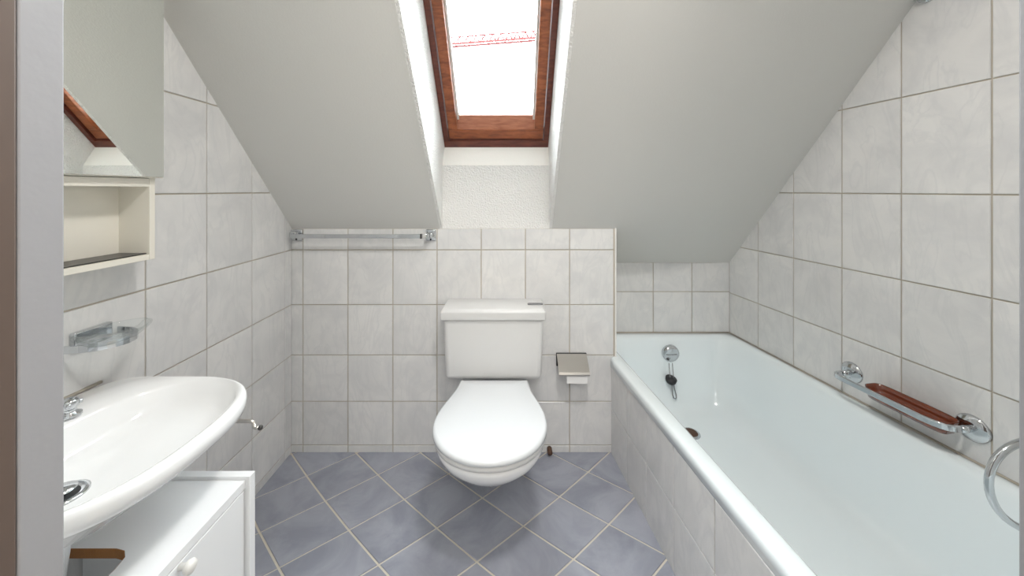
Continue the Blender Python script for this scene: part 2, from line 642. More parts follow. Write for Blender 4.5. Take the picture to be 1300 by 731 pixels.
# sash: bottom rail (square step, then a sloping bead painted as lit), two stiles, top rail
build('sash', fbar(sx0, sx1, 0.040, 0.088, 0.010, 0.075), M_WOOD, win, bevel=0.003)
bm = NB()
prism(bm, [fp(sx0 + sw - 0.004, 0.086, 0.016), fp(sx0 + sw - 0.004, 0.140, 0.050), fp(sx0 + sw - 0.004, 0.140, 0.075), fp(sx0 + sw - 0.004, 0.086, 0.075)], (sx1 - sx0 - 2 * sw + 0.008, 0, 0))
build('glazing_bead', bm, M_WOODLIT, win)
for a in ((sx0, sx0 + sw, 0.088, FL - 0.045, 0.010, 0.075), (sx1 - sw, sx1, 0.088, FL - 0.045, 0.010, 0.075), (sx0 + sw, sx1 - sw, FL - 0.11, FL - 0.045, 0.010, 0.075)):
    build('sash', fbar(*a), M_WOOD, win, bevel=0.003)
for a in ((sx0 + sw, sx0 + sw + 0.009, 0.12, FL - 0.11, 0.040, 0.060), (sx1 - sw - 0.009, sx1 - sw, 0.12, FL - 0.11, 0.040, 0.060)):
    build('gasket', fbar(*a), M_TRIM, win)
build('pane', fbar(sx0 + sw - 0.004, sx1 - sw + 0.004, 0.130, FL - 0.108, 0.056, 0.062), M_PANE, win)
build('handle', fbar(-0.16, 0.02, FL - 0.10, FL - 0.07, -0.012, 0.010), M_STEEL, win, bevel=0.004)

# tower crane far outside
cr = thing('tower_crane', (16, 54, -10), 'red lattice tower crane jib against white sky beyond the roof window', 'crane')
bm = NB()


def jp(x, k):
    """chords of the jib: k 0,1 lower pair, 2 upper"""
    y = 50.0 + 0.03 * x
    z = 21.35 + (x + 8.7) * 0.088
    return Vector((x, y + (0, 1.0, 0.5)[k], z + (0, 0, 1.15)[k]))


xs = [-24 + 1.15 * k for k in range(36)]
for k in range(3):
    tube(bm, [jp(x, k) for x in (xs[0], xs[-1])], 0.15 if k < 2 else 0.105, 6)
chord = build('jib_chord', bm, M_CRANE, cr)
bm = NB()
for a, b in zip(xs, xs[1:]):
    m_ = (a + b) / 2
    for k in (0, 1):
        tube(bm, [jp(a, k), jp(m_, 2)], 0.075, 5); tube(bm, [jp(m_, 2), jp(b, k)], 0.075, 5)
    tube(bm, [jp(a, 0), jp(b, 1)], 0.028, 4)
o = build('jib_lattice', bm, M_CRANE, cr); o['kind'] = 'stuff'
bm = NB()
for dx in (-0.6, 0.6):
    for dy in (-0.6, 0.6):
        tube(bm, [(16 + dx, 51 + dy, -10), (16 + dx, 51 + dy, 24.2)], 0.09, 5)
for k in range(20):
    z = -10 + 1.7 * k
    for s in (-1, 1):
        tube(bm, [(16 - .6, 51 + .6 * s, z), (16 + .6, 51 + .6 * s, z + 1.7)], 0.04, 4)
        tube(bm, [(16 + .6 * s, 51 - .6, z), (16 + .6 * s, 51 + .6, z + 1.7)], 0.04, 4)
build('mast', bm, M_CRANE, cr)

# ------------------------------------------------------------------ door wall, jambs, hall behind the camera
bm = NB()
box(bm, XL - 0.1, -0.40, YF - 0.08, YF, 0, 2.45); box(bm, 0.45, 1.5, YF - 0.08, YF, 0, 2.45); box(bm, -0.40, 0.45, YF - 0.08, YF, 2.06, 2.45)
build('wall_front', bm, M_HALL, structure=True)
build('trim_2', box(NB(), -0.43, -0.376, 0.2735, YF + 0.002, 0, 2.06), M_JAMB, structure=True, bevel=0.0015)
build('trim_3', box(NB(), 0.4255, 0.47, 0.2, YF + 0.002, 0, 2.06), M_JAMB, structure=True, bevel=0.0015)
build('door_1', box(NB(), -0.415, -0.376, -0.50, 0.2733, 0.01, 2.03), M_DOOR, structure=True, bevel=0.002)
bm = NB()
box(bm, -1.1, -1.0, -1.7, YF - 0.08, 0, 2.4); box(bm, 1.1, 1.2, -1.7, YF - 0.08, 0, 2.4); box(bm, -1.1, 1.2, -1.8, -1.7, 0, 2.4)
build('wall_hall', bm, M_HALL, structure=True)
build('ceiling_hall', box(NB(), -1.1, 1.2, -1.8, YF - 0.05, ZT, ZT + 0.1), M_HALL, structure=True)

# ------------------------------------------------------------------ bathtub with its tiled panel
RZ = 0.433
bath = thing('bathtub', (0.85, 1.1, 0), 'white enamel bathtub with tiled side panel set into the alcove', 'bathtub')
prm = []
NS = 40
for s in range(4):
    for k in range(NS):
        a = -1 + 2 * k / NS
        prm.append(((a, -1), (1, a), (-a, 1), (-1, -a))[s])


def rsq(p, r):
    q = Vector((max(-1 + r, min(1 - r, p[0])), max(-1 + r, min(1 - r, p[1]))))
    d = Vector(p) - q
    return q + (d.normalized() * r if d.length > 0 else d)


def bring(do, dw, far, near, z, r):
    out = []
    for p in prm:
        q = rsq(p, r)
        y = near + (far - near) * (q.y + 1) / 2
        a, b = xo(y) + do, xw(y) - dw
        if do < 0.02 and y > YB - 0.008 and q.x < -0.99:
            a = max(a, XR0 + 0.003)
        out.append((a + (b - a) * (q.x + 1) / 2, y, z))
    return out


N0 = YF + 0.004
rings = [bring(0.0, 0.006, YA - 0.006, N0, RZ - 0.040, 0.004), bring(0.0, 0.006, YA - 0.006, N0, RZ - 0.012, 0.004),
         bring(0.003, 0.007, YA - 0.007, N0 + .002, RZ - 0.003, 0.004), bring(0.011, 0.010, YA - 0.010, N0 + .006, RZ, 0.006),
         bring(0.046, 0.030, 1.850, 0.36, RZ, 0.10), bring(0.056, 0.040, 1.840, 0.375, RZ - 0.006, 0.16), bring(0.061, 0.046, 1.834, 0.39, RZ - 0.022, 0.2),
         bring(0.080, 0.066, 1.818, 0.45, 0.31, 0.24), bring(0.100, 0.086, 1.796, 0.52, 0.20, 0.28), bring(0.122, 0.108, 1.765, 0.58, 0.135, 0.33),
         bring(0.155, 0.14, 1.73, 0.64, 0.100, 0.38), bring(0.20, 0.185, 1.69, 0.70, 0.087, 0.42), bring(0.28, 0.26, 1.55, 0.85, 0.083, 0.5)]
bm = loft(NB(), rings, cap0=False)
tub = build('tub', bm, M_ENAMEL, bath, smooth=True)
md = tub.modifiers.new('shell', 'SOLIDIFY'); md.thickness = 0.004; md.offset = -1
# tiled panel
pd = Vector((0.105, -1, 0)).normalized(); pn = Vector((-1, -0.105, 0)).normalized()
PO = Vector((xp(YB), YB, 0))
kp = math.hypot(1, 0.105)
pan = prism(NB(), [(xp(YB - 0.001), YB - 0.001, 0), (xp(YF + .004), YF + .004, 0), (xp(YF + .004) + 0.03, YF + .004, 0), (xp(YB - .001) + 0.03, YB - .001, 0)], (0, 0, RZ - 0.042))
pan = build('side_panel', pan, M_GROUT, bath)
pcol = [(YB - y) * kp for y in (YB, 1.4528, 1.2854, 1.111, 0.9215, 0.722, 0.53, 0.33)]
tile_grid(pan, pcol, [0.0, 0.203, RZ - 0.040], PO, pd, Z3, pn, [(-1, 0, -0.006), (1, 0, 1.31)], M_TILE, gap=0.0016)
# sealant along the tiles
bm = NB()
tube(bm, [(XR0 + 0.004, YA - 0.006, RZ + 0.001), (xw(YA) - 0.006, YA - 0.006, RZ + 0.001)], 0.0035, 6)
tube(bm, [(xw(YA - .006) - 0.006, YA - 0.006, RZ + 0.001), (xw(YF + .01) - 0.006, YF + .01, RZ + 0.001)], 0.0035, 6)
build('sealant', bm, M_SEAL, bath, smooth=True)


def tub_far(z):                 # y of the far slope of the tub at height z
    pts = [(RZ - 0.022, 1.834), (0.31, 1.818), (0.20, 1.796), (0.135, 1.765)]
    for (z1, y1), (z0, y0) in zip(pts, pts[1:]):
        if z >= z0:
            return y0 + (y1 - y0) * (z - z0) / (z1 - z0)
    return 1.765


ovx = 0.803
ov = build('overflow_cover', lathe(NB(), [(0.0, 0.016), (0.030, 0.014), (0.041, 0.008), (0.043, 0.0), (0.043, -0.008)], (ovx, tub_far(0.355) - 0.006, 0.355), (0, -1, -0.1)), M_CHROME, bath, smooth=True)
build('overflow_lip', box(NB(), ovx - 0.028, ovx + 0.028, tub_far(0.355) - 0.026, tub_far(.355) - 0.018, 0.352, 0.357), M_CHROME, bath, bevel=0.002)
dr = build('drain', lathe(NB(), [(0.020, -0.004), (0.020, 0.001), (0.034, 0.004), (0.040, 0.0), (0.040, -0.004)], (0.806, 1.62, 0.0862), (0, 0, 1)), M_CHROME, bath, smooth=True)
build('drain_hole', lathe(NB(), [(0.030, 0.0038), (0.026, 0.0048), (0.0, 0.0042)], (0.806, 1.62, 0.0862), (0, 0, 1)), M_RUST, bath, smooth=True)
# plug hanging on its chain from the overflow
plug = thing('bath_plug', (ovx - 0.004, tub_far(0.235) - 0.016, 0.235), 'black rubber bath plug hanging by its chain below the overflow disc', 'plug')
yy = lambda z: tub_far(z) - 0.010
build('stopper', lathe(NB(), [(0.0, -0.012), (0.021, -0.011), (0.025, -0.004), (0.027, 0.010), (0.0, 0.012)], (ovx - 0.018, tub_far(0.243) - 0.030, 0.243), (0.1, -0.3, 1), 18), M_BLACK, plug, smooth=True)
bm = NB()
for dx in (-0.010, 0.007):
    n = 22
    for k in range(n):
        z = 0.318 - (0.318 - 0.245) * k / (n - 1)
        lathe(bm, [(0, -0.0025), (0.0026, 0), (0, 0.0025)], (ovx - 0.010 + dx, yy(z) - 0.018, z), (0, 0, 1), 6)
build('chain', bm, M_GREYM, plug)
bm = NB()
loop = [(ovx + 0.003, 0.232), (ovx + 0.002, 0.20), (ovx - 0.001, 0.175), (ovx + 0.002, 0.163), (ovx + 0.008, 0.160), (ovx + 0.014, 0.164), (ovx + 0.016, 0.176), (ovx + 0.013, 0.20), (ovx + 0.010, 0.232)]
tube(bm, [(x - 0.012, yy(z) - 0.008, z) for x, z in loop], 0.0028, 6)
build('chain_loop', bm, M_GREYM, plug, smooth=True)

# ------------------------------------------------------------------ toilet
TX = -0.072


def egg(k, z, front, back, wmax, wback, yc, n=48):
    """plan outline: round front, straight narrowing sides to a flat back"""
    pts = []
    for i in range(n):                       # front half circle, from right to left through the front
        a = math.pi * i / (n - 1)
        pts.append((TX + wmax * math.cos(a) * k, yc - (yc - front) * max(0.0, math.sin(a)) ** 0.93 * k, z))
    m = 14
    for i in range(1, m):                    # left side back
        t = i / (m - 1)
        s = t * t * (3 - 2 * t)
        pts.append((TX - (wmax + (wback - wmax) * s) * k, yc + (back - yc) * t, z))
    for i in range(1, 8):
        t = i / 8
        pts.append((TX - wback * k + 2 * wback * k * t, back, z))
    for i in range(m - 1, 0, -1):
        t = i / (m - 1)
        s = t * t * (3 - 2 * t)
        pts.append((TX + (wmax + (wback - wmax) * s) * k, yc + (back - yc) * t, z))
    return pts


wc = thing('toilet', (TX, 1.45, 0.0), 'white toilet with closed lid under the skylight, low cistern on tiled wall', 'toilet')
lid_rings = []
for k, z, fr_, bk in ((0.985, 0.393, 1.022, 1.452), (1.0, 0.397, 1.016, 1.455), (1.0, 0.407, 1.016, 1.455), (0.985, 0.414, 1.022, 1.450), (0.955, 0.4165, 1.03, 1.445), (0.55, 0.420, 1.09, 1.40)):
    lid_rings.append(egg(k, z, fr_, bk, 0.188, 0.136, 1.200))
build('seat_lid', loft(NB(), lid_rings), M_SEAT, wc, smooth=True)
seat_rings = [egg(k, z, f, b, 0.185, 0.134, 1.200) for k, z, f, b in ((0.97, 0.372, 1.028, 1.45), (0.99, 0.375, 1.022, 1.452), (0.99, 0.386, 1.022, 1.452), (0.97, 0.392, 1.028, 1.45))]
build('seat_ring', loft(NB(), seat_rings), M_CISTERN, wc, smooth=True)
for sx in (-0.075, 0.075):
    build('hinge', lathe(NB(), [(0.0, -0.0), (0.014, 0.0), (0.014, 0.018), (0.0, 0.02)], (TX + sx, 1.468, 0.372), (0, 0, 1), 14), M_CISTERN, wc, smooth=True)
BK = YB - 0.005
bowl = [egg(1, 0.370, 1.030, BK, 0.178, 0.135, 1.20), egg(1, 0.350, 1.034, BK, 0.176, 0.135, 1.20), egg(1, 0.325, 1.048, BK, 0.168, 0.132, 1.21),
        egg(1, 0.290, 1.082, BK, 0.145, 0.125, 1.23), egg(1, 0.250, 1.128, BK, 0.120, 0.112, 1.26), egg(1, 0.21, 1.180, BK, 0.096, 0.10, 1.30),
        egg(1, 0.175, 1.236, BK, 0.074, 0.09, 1.34), egg(1, 0.152, 1.285, BK, 0.056, 0.082, 1.38), egg(1, 0.140, 1.33, BK, 0.04, 0.075, 1.41)]
build('bowl', loft(NB(), bowl), M_CERAM, wc, smooth=True)
# cistern: tapering tank, over-hanging lid, chrome push plate
bm = NB()
ct = [(TX - 0.0045 - 0.207, 1.475), (TX - 0.0045 + 0.207, 1.475), (TX - 0.0045 + 0.207, YB - 0.005), (TX - 0.0045 - 0.207, YB - 0.005)]
cb = [(TX - 0.0045 - 0.199, 1.480), (TX - 0.0045 + 0.199, 1.480), (TX - 0.0045 + 0.199, YB - 0.005), (TX - 0.0045 - 0.199, YB - 0.005)]
loft(bm, [[(x, y, 0.398) for x, y in cb], [(x, y, 0.652) for x, y in ct]])
build('cistern', bm, M_CISTERN, wc, bevel=0.02, seg=5)
bm = NB()
loft(bm, [[(TX - 0.0045 + sx * w, y, z) for sx, y in ((-1, yf), (1, yf), (1, YB - 0.004), (-1, YB - 0.004))]
          for w, yf, z in ((0.214, 1.464, 0.650), (0.2155, 1.460, 0.685), (0.207, 1.470, 0.695))])
build('cistern_lid', bm, M_CISTERN, wc, bevel=0.004, seg=3, angle=20)
bm = NB()
ring = []
for k in range(24):
    a = 2 * math.pi * k / 24
    sx = 0.024 if math.cos(a) > 0 else -0.024
    ring.append((0.099 + sx + 0.009 * math.cos(a), 1.532 + 0.010 * math.sin(a)))
loft(bm, [[(x, y, 0.6945) for x, y in ring], [(x, y, 0.699) for x, y in ring]])
build('flush_button', bm, M_GREYM, wc, bevel=0.001, label='chrome flush button')
# small rusty gap where the supply passes the plinth tiles
build('supply_stub', lathe(NB(), [(0.0, 0.0), (0.011, 0.0), (0.011, 0.03), (0.0, 0.032)], (0.168, YB - 0.005, 0.022), (0, -1, 0), 12), M_RUST, wc, smooth=True)

# ------------------------------------------------------------------ toilet paper
ph = thing('toilet_paper_holder', (0.265, YB, 0.42), 'steel toilet paper holder with folding cover on wall right of the cistern', 'paper holder')
px0, px1 = 0.198, 0.334
build('back_plate', box(NB(), px0, px1, YB - 0.014, YB - 0.004, 0.395, 0.452), M_BLACK, ph, bevel=0.002)
prf = [(YB - 0.010, 0.451), (YB - 0.018, 0.450), (YB - 0.088, 0.405), (YB - 0.092, 0.396), (YB - 0.090, 0.390), (YB - 0.087, 0.390), (YB - 0.0885, 0.396), (YB - 0.086, 0.402), (YB - 0.018, 0.446), (YB - 0.010, 0.447)]
build('cover', prism(NB(), [(px0 + 0.002, y, z) for y, z in prf], (px1 - px0 - 0.004, 0, 0)), M_STEEL, ph)
bm = NB()
tube(bm, [(px0 + 0.018, YB - 0.006, 0.400), (px0 + 0.018, YB - 0.045, 0.397), (px0 + 0.018, YB - 0.058, 0.394), (px1 - 0.012, YB - 0.058, 0.394)], 0.003, 8)
build('roll_arm', bm, M_CHROME, ph, smooth=True)
rl = thing('toilet_paper_roll', (0.276, YB - 0.058, 0.375), 'white toilet paper roll hanging under the steel cover', 'toilet roll')
bm = NB()
prof = [(0.0065, -0.045), (0.0245, -0.045), (0.0255, -0.043), (0.0255, 0.043), (0.0245, 0.045), (0.0065, 0.045)]
lathe(bm, prof + prof[:1], (0.279, YB - 0.058, 0.391), (1, 0, 0), 28)
build('roll', bm, M_PAPER, rl, smooth=True).data.set_sharp_from_angle(angle=math.radians(35))
bm = NB()
prism(bm, [(0.235, YB - 0.0845, 0.384), (0.323, YB - 0.0845, 0.384), (0.323, YB - 0.0832, 0.353), (0.235, YB - 0.0832, 0.355)], (0, 0.0012, 0))
build('loose_sheet', bm, M_PAPER, rl)

# ------------------------------------------------------------------ towel rail on the back wall
tb = thing('towel_rail', (-0.67, YB, 0.98), 'flat chrome towel rail under the sloping ceiling at the left corner', 'towel rail')
by = YB - 0.062
for xa, xb in ((XL + 0.004, XL + 0.056), (-0.386, -0.342)):
    w = build('wall_plate', box(NB(), xa, xb, YB - 0.013, YB - 0.004, 0.955, 1.006), M_CHROME, tb, bevel=0.006, seg=3)
    build('screw', lathe(NB(), [(0.0, 0.003), (0.004, 0.002), (0.0045, 0.0)], ((xa + xb) / 2, YB - 0.0125, 0.962), (0, -1, 0), 10), M_DARK, w, smooth=True)
bm = NB()
za = 0.982
tube(bm, [(XL + 0.03, YB - 0.010, za), (XL + 0.03, by + 0.012, za), (XL + 0.033, by + 0.004, za), (XL + 0.042, by, za), (-0.410, by, za), (-0.388, by, za), (-0.372, by + 0.004, za), (-0.364, by + 0.016, za), (-0.363, YB - 0.010, za)], 0.01, flat=(0.009, 0.004))
build('bar', bm, M_CHROME, tb, bevel=0.0015)
bm = NB()
box(bm, -0.398, -0.390, by - 0.006, by + 0.006, za - 0.0105, za + 0.0105)
build('collar', bm, M_DARK, tb, bevel=0.001)
bm = NB()
box(bm, XL + 0.016, XL + 0.046, YB - 0.045, YB - 0.012, 0.972, 0.998)
build('post', bm, M_CHROME, tb, bevel=0.005, seg=3)
bm = NB()
box(bm, -0.376, -0.350, YB - 0.045, YB - 0.012, 0.972, 0.994)
build('post', bm, M_CHROME, tb, bevel=0.005, seg=3)

# ------------------------------------------------------------------ grab rail and soap tray over the bath
def rw(y, off, z):              # a point off the right wall by off
    return Vector((xw(y), y, z)) + NR * off


gr = thing('grab_rail', rw(1.15, 0, 0.52), 'chrome rail with round end plates on the right wall above the bath', 'grab rail')
ZR = 0.524
for y in (1.2996, 0.9948):
    fl = build('end_plate', lathe(NB(), [(0.036, 0.003), (0.036, 0.007), (0.032, 0.011), (0.016, 0.014), (0.0, 0.015)], rw(y, 0, ZR), NR, 28), M_CHROME, gr, smooth=True)
    build('post', tube(NB(), [rw(y, 0.010, ZR), rw(y, 0.045, ZR)], 0.009, 12), M_CHROME, gr, smooth=True)
bm = NB()
ye, yn, of = 1.2996, 0.9948, 0.088
path = [rw(ye, 0.04, ZR), rw(ye, of - 0.022, ZR), rw(ye - 0.003, of - 0.01, ZR), rw(ye - 0.012, of - 0.003, ZR), rw(ye - 0.026, of, ZR), rw(yn + 0.06, of, ZR), rw(yn + 0.035, of - 0.004, ZR), rw(yn + 0.014, of - 0.014, ZR), rw(yn + 0.004, of - 0.03, ZR), rw(yn, 0.04, ZR)]
tube(bm, path, 0.01, flat=(0.0085, 0.004))
build('bar', bm, M_CHROME, gr, bevel=0.002)
st = thing('soap_tray', rw(1.10, 0.045, 0.50), 'translucent brown plastic soap tray hooked inside the chrome rail', 'soap tray')


def trayring(sc, z, l0=1.010, l1=1.215, o0=0.008, o1=0.079):
    out = []
    for k in range(40):
        a = 2 * math.pi * k / 40
        c, s = math.cos(a), math.sin(a)
        e = 2 / 5
        u = math.copysign(abs(c) ** e, c); v = math.copysign(abs(s) ** e, s)
        y = (l0 + l1) / 2 + u * (l1 - l0) / 2 * (1 - (1 - sc) * 0.4)
        out.append(rw(y, (o0 + o1) / 2 + v * (o1 - o0) / 2 * sc, z))
    return out


bm = loft(NB(), [trayring(0.66, ZR - 0.029), trayring(0.84, ZR - 0.027), trayring(0.95, ZR - 0.010), trayring(1.0, ZR + 0.006), trayring(1.0, ZR + 0.009), trayring(0.95, ZR + 0.008),
                 trayring(0.88, ZR - 0.008), trayring(0.76, ZR - 0.021), trayring(0.5, ZR - 0.0225)])
build('tray', bm, M_AMBER, st, smooth=True)
bm = NB()
for k in range(3):
    off = 0.032 + 0.011 * k
    tube(bm, [rw(1.03, off, ZR - 0.0205), rw(1.15, off, ZR - 0.0205)], 0.0022, 6)
build('rib', bm, M_AMBER, st, smooth=True)

# ------------------------------------------------------------------ bath mixer and hose (mostly beyond the door jamb)
mx = thing('bath_mixer', rw(0.70, 0, 0.66), 'chrome bath mixer with a looping metal shower hose by the right jamb', 'bath mixer')
for y in (0.62, 0.50):
    build('wall_union', lathe(NB(), [(0.03, 0.003), (0.03, 0.012), (0.018, 0.02), (0.018, 0.06)], rw(y, 0, 0.66), NR, 20), M_CHROME, mx, smooth=True)
build('mixer_body', tube(NB(), [rw(0.66, 0.06, 0.66), rw(0.46, 0.06, 0.66)], 0.022, 16), M_CHROME, mx, smooth=True)
bm = NB()
hp = []
cxh, czh, rh = 1.150, 0.535, 0.100
for k in range(33):
    a = math.radians(60 + 300 * k / 32)
    hp.append(Vector((cxh + 0.95 * rh * math.cos(a), 0.76 + 0.035 * math.sin(a * 0.5), czh + rh * math.sin(a))))
hp = [rw(0.56, 0.06, 0.645), rw(0.58, 0.07, 0.64), rw(0.63, 0.075, 0.645)] + hp + [rw(0.74, 0.04, 0.60), rw(0.72, 0.012, 0.66), rw(0.70, 0.010, 0.80), rw(0.70, 0.010, 1.2)]
tube(bm, hp, 0.0075, 12)
ho = build('hose', bm, M_CHROME, mx, smooth=True)
# shower bracket just entering the top of the frame
sb = thing('shower_bracket', rw(1.09, 0, 1.765), 'chrome wall bracket for a hand shower high on right wall', 'shower bracket')
build('wall_plate', lathe(NB(), [(0.024, 0.003), (0.024, 0.010), (0.017, 0.016), (0.0, 0.017)], rw(1.09, 0, 1.775), NR, 24), M_CHROME, sb, smooth=True)
build('holder', tube(NB(), [rw(1.09, 0.012, 1.775), rw(1.09, 0.05, 1.78)], 0.012, 14), M_CHROME, sb, smooth=True)

# ------------------------------------------------------------------ wash basin
def sgn(v, e):
    return math.copysign(abs(v) ** e, v)


def outer(t, k=1.0, z=0.72):
    c, s = math.cos(t), math.sin(t)
    cx, cy = -0.80, 0.680
    if c >= 0:
        x = cx + 0.224 * sgn(c, 2 / 2.7) * k; y = cy + 0.215 * sgn(s, 2 / 2.7) * k
    else:
        x = cx + 0.191 * sgn(c, 2 / 8) * (k if k > 0.97 else 0.97 * (k / 0.97)); y = cy + 0.215 * sgn(s, 2 / 2.7) * k
    return Vector((max(x, XL + 0.006), y, z))


def inner(t, k=1.0, z=0.70):
    c, s = math.cos(t), math.sin(t)
    f = min(1.0, max(0.0, (0.95 - k) / 0.5))
    cx, cy = -0.744 - 0.041 * f, 0.686 - 0.054 * f
    return Vector((cx + 0.140 * sgn(c, 2 / 2.4) * k, cy + 0.192 * sgn(s, 2 / 2.4) * k, z))


NT = 72
tt = [2 * math.pi * k / NT for k in range(NT)]
BZ = 0.72


def mix(f, z):
    return [outer(t).lerp(inner(t, 1.0), f).xy.to_3d() + Vector((0, 0, z)) for t in tt]


rings = [[inner(t, 0.35, 0.622) for t in tt], [inner(t, 0.75, 0.634) for t in tt], [outer(t, 0.78, 0.656) for t in tt], [outer(t, 0.88, 0.672) for t in tt], [outer(t, 0.96, 0.683) for t in tt],
         [outer(t, 0.987, 0.690) for t in tt], [outer(t, 1.0, 0.702) for t in tt], [outer(t, 0.999, 0.711) for t in tt], [outer(t, 0.990, 0.719) for t in tt],
         [outer(t, 0.975, 0.7215) for t in tt]]
rings += [[outer(t, 0.975).lerp(inner(t, 1.03), 0.6).xy.to_3d() + Vector((0, 0, 0.7195)) for t in tt]]
rings += [[inner(t, 1.03, 0.717) for t in tt], [inner(t, 1.0, 0.710) for t in tt], [inner(t, 0.96, 0.690) for t in tt], [inner(t, 0.90, 0.670) for t in tt], [inner(t, 0.74, 0.655) for t in tt], [inner(t, 0.45, 0.649) for t in tt],
          [inner(t, 0.15, 0.645) for t in tt]]
basin = thing('wash_basin', (-0.99, 0.68, 0.58), 'wide oval white wash basin on the left wall above a low cabinet', 'wash basin')
build('bowl', loft(NB(), rings), M_CERAM, basin, smooth=True)
dx, dy, dz = -0.790, 0.630, 0.6465
build('drain_ring', lathe(NB(), [(0.034, -0.004), (0.034, 0.002), (0.028, 0.004), (0.021, -0.0005), (0.0, -0.001)], (dx, dy, dz), (0, 0, 1)), M_CHROME, basin, smooth=True)
build('drain_hole', lathe(NB(), [(0.022, 0.0010), (0.0, 0.0012)], (dx, dy, dz), (0, 0, 1)), M_BLACK, basin)
build('drain_plug', lathe(NB(), [(0.006, 0.0), (0.006, 0.008), (0.019, 0.009), (0.019, 0.012), (0.0, 0.014)], (dx, dy, dz), (0, 0, 1)), M_CHROME, basin, smooth=True)
bm = NB()
tube(bm, [(-0.79, 0.63, 0.62), (-0.80, 0.61, 0.42)], 0.018, 16)
tube(bm, [(-0.80, 0.60, 0.43), (-0.80, 0.60, 0.30), (-0.83, 0.60, 0.26), (-0.90, 0.60, 0.26), (-0.99, 0.60, 0.28)], 0.016, 14)
build('waste_pipe', bm, M_PIPE, basin, smooth=True)
bm = NB()
tube(bm, [(XL + 0.006, 0.50, BZ + 0.001), (XL + 0.006, 0.865, BZ + 0.001)], 0.004, 6)
build('sealant', bm, M_SEAL, basin, smooth=True)
# two-handled tap
tap = thing('basin_tap', (-0.93, 0.63, 0.72), 'chrome two-handle tap on the back ledge of the wash basin', 'tap')
bm = NB()
lathe(bm, [(0.026, 0.0), (0.026, 0.006), (0.017, 0.012), (0.015, 0.05), (0.0, 0.055)], (-0.92, 0.63, 0.721), (0, 0, 1), 20)
build('body', bm, M_CHROME, tap, smooth=True)
build('spout', tube(NB(), [(-0.92, 0.63, 0.76), (-0.91, 0.628, 0.79), (-0.88, 0.622, 0.805), (-0.835, 0.614, 0.80), (-0.82, 0.612, 0.785)], 0.010, 12), M_CHROME, tap, smooth=True)
for y in (0.525, 0.735):
    hb = lathe(NB(), [(0.018, 0.0), (0.018, 0.004), (0.011, 0.008), (0.010, 0.014), (0.014, 0.018), (0.015, 0.027), (0.012, 0.034), (0.0, 0.036)], (-0.906, y, 0.721), (0, 0, 1), 20)
    h = build('handle', hb, M_CHROME, tap, smooth=True)
    bm = NB()
    for k in range(4):
        a = math.pi / 4 + k * math.pi / 2
        tube(bm, [(-0.906, y, 0.745), (-0.906 + 0.018 * math.cos(a), y + 0.018 * math.sin(a), 0.746)], 0.0045, 8)
    build('grip', bm, M_CHROME, h, smooth=True)

# ------------------------------------------------------------------ towel arm under the basin
ta = thing('towel_hook', (XL, 0.875, 0.615), 'short chrome towel hook poking out beneath the far end of the wash basin', 'towel arm')
build('wall_plate', lathe(NB(), [(0.022, 0.003), (0.022, 0.009), (0.014, 0.013), (0.0, 0.014)], (XL, 0.875, 0.62), (1, 0, 0), 20), M_CHROME, ta, smooth=True)
build('arm', tube(NB(), [(XL + 0.01, 0.875, 0.62), (-0.637, 0.875, 0.62), (-0.630, 0.875, 0.618), (-0.628, 0.875, 0.606), (-0.622, 0.875, 0.604), (-0.616, 0.875, 0.604)], 0.0045, 8), M_STEEL, ta, smooth=True)
build('end_cap', lathe(NB(), [(0.0, 0.0), (0.0055, 0.001), (0.006, 0.005), (0.0045, 0.008), (0.0, 0.009)], (-0.617, 0.875, 0.604), (1, 0, 0), 12), M_DARK, ta, smooth=True)

# ------------------------------------------------------------------ cabinet under the basin
cbt = thing('vanity_cabinet', (-0.80, 0.58, 0.0), 'low white laminate cabinet standing under the wash basin', 'cabinet')
CZ, CX0, CX1, CY0, CY1 = 0.525, XL + 0.008, -0.602, YF + 0.02, 0.842
for ya, yb in ((CY1 - 0.017, CY1), (CY0, CY0 + 0.017)):
    build('side_panel', box(NB(), CX0, CX1, ya, yb, 0.0, CZ), M_WHITE, cbt, bevel=0.001)
# worktop with the rounded pipe cut-out
ytop0, ytop1 = CY0 + 0.0175, CY1 - 0.0175
cut = [(CX0, 0.668), (-0.735, 0.668), (-0.716, 0.664), (-0.702, 0.652), (-0.697, 0.630), (-0.697, 0.57), (-0.702, 0.550), (-0.716, 0.538), (-0.735, 0.534), (CX0, 0.534)]
TZ0, TZ1 = CZ - 0.026, CZ - 0.008
bm = NB()
xr_ = CX1 - 0.010
lft = [(CX0, ytop1)] + cut + [(CX0, ytop0)]
vv = {(i, s_, z): bm.verts.new((p[0] if s_ == 0 else xr_, p[1], z)) for i, p in enumerate(lft) for s_ in (0, 1) for z in (TZ0, TZ1)}
nl = len(lft)
for i in range(nl - 1):
    for z in (TZ0, TZ1):
        bm.faces.new((vv[i, 0, z], vv[i + 1, 0, z], vv[i + 1, 1, z], vv[i, 1, z]))
    for s_ in (0, 1):
        bm.faces.new((vv[i, s_, TZ0], vv[i + 1, s_, TZ0], vv[i + 1, s_, TZ1], vv[i, s_, TZ1]))
for i in (0, nl - 1):
    bm.faces.new((vv[i, 0, TZ0], vv[i, 1, TZ0], vv[i, 1, TZ1], vv[i, 0, TZ1]))
top = build('top_panel', bm, M_WHITE, cbt)
bm = NB()
cr_ = [Vector((x, y, 0)) for x, y in cut]
for a, b in zip(cr_, cr_[1:]):
    d = (b - a).normalized(); nrm = Vector((d.y, -d.x, 0))
    if nrm.dot(Vector((-0.85, 0.60, 0)) - a) < 0:
        nrm = -nrm
    prism(bm, [a + Vector((0, 0, TZ0)), b + Vector((0, 0, TZ0)), b + Vector((0, 0, TZ1 - 0.0006)), a + Vector((0, 0, TZ1 - 0.0006))], nrm * 0.0012)
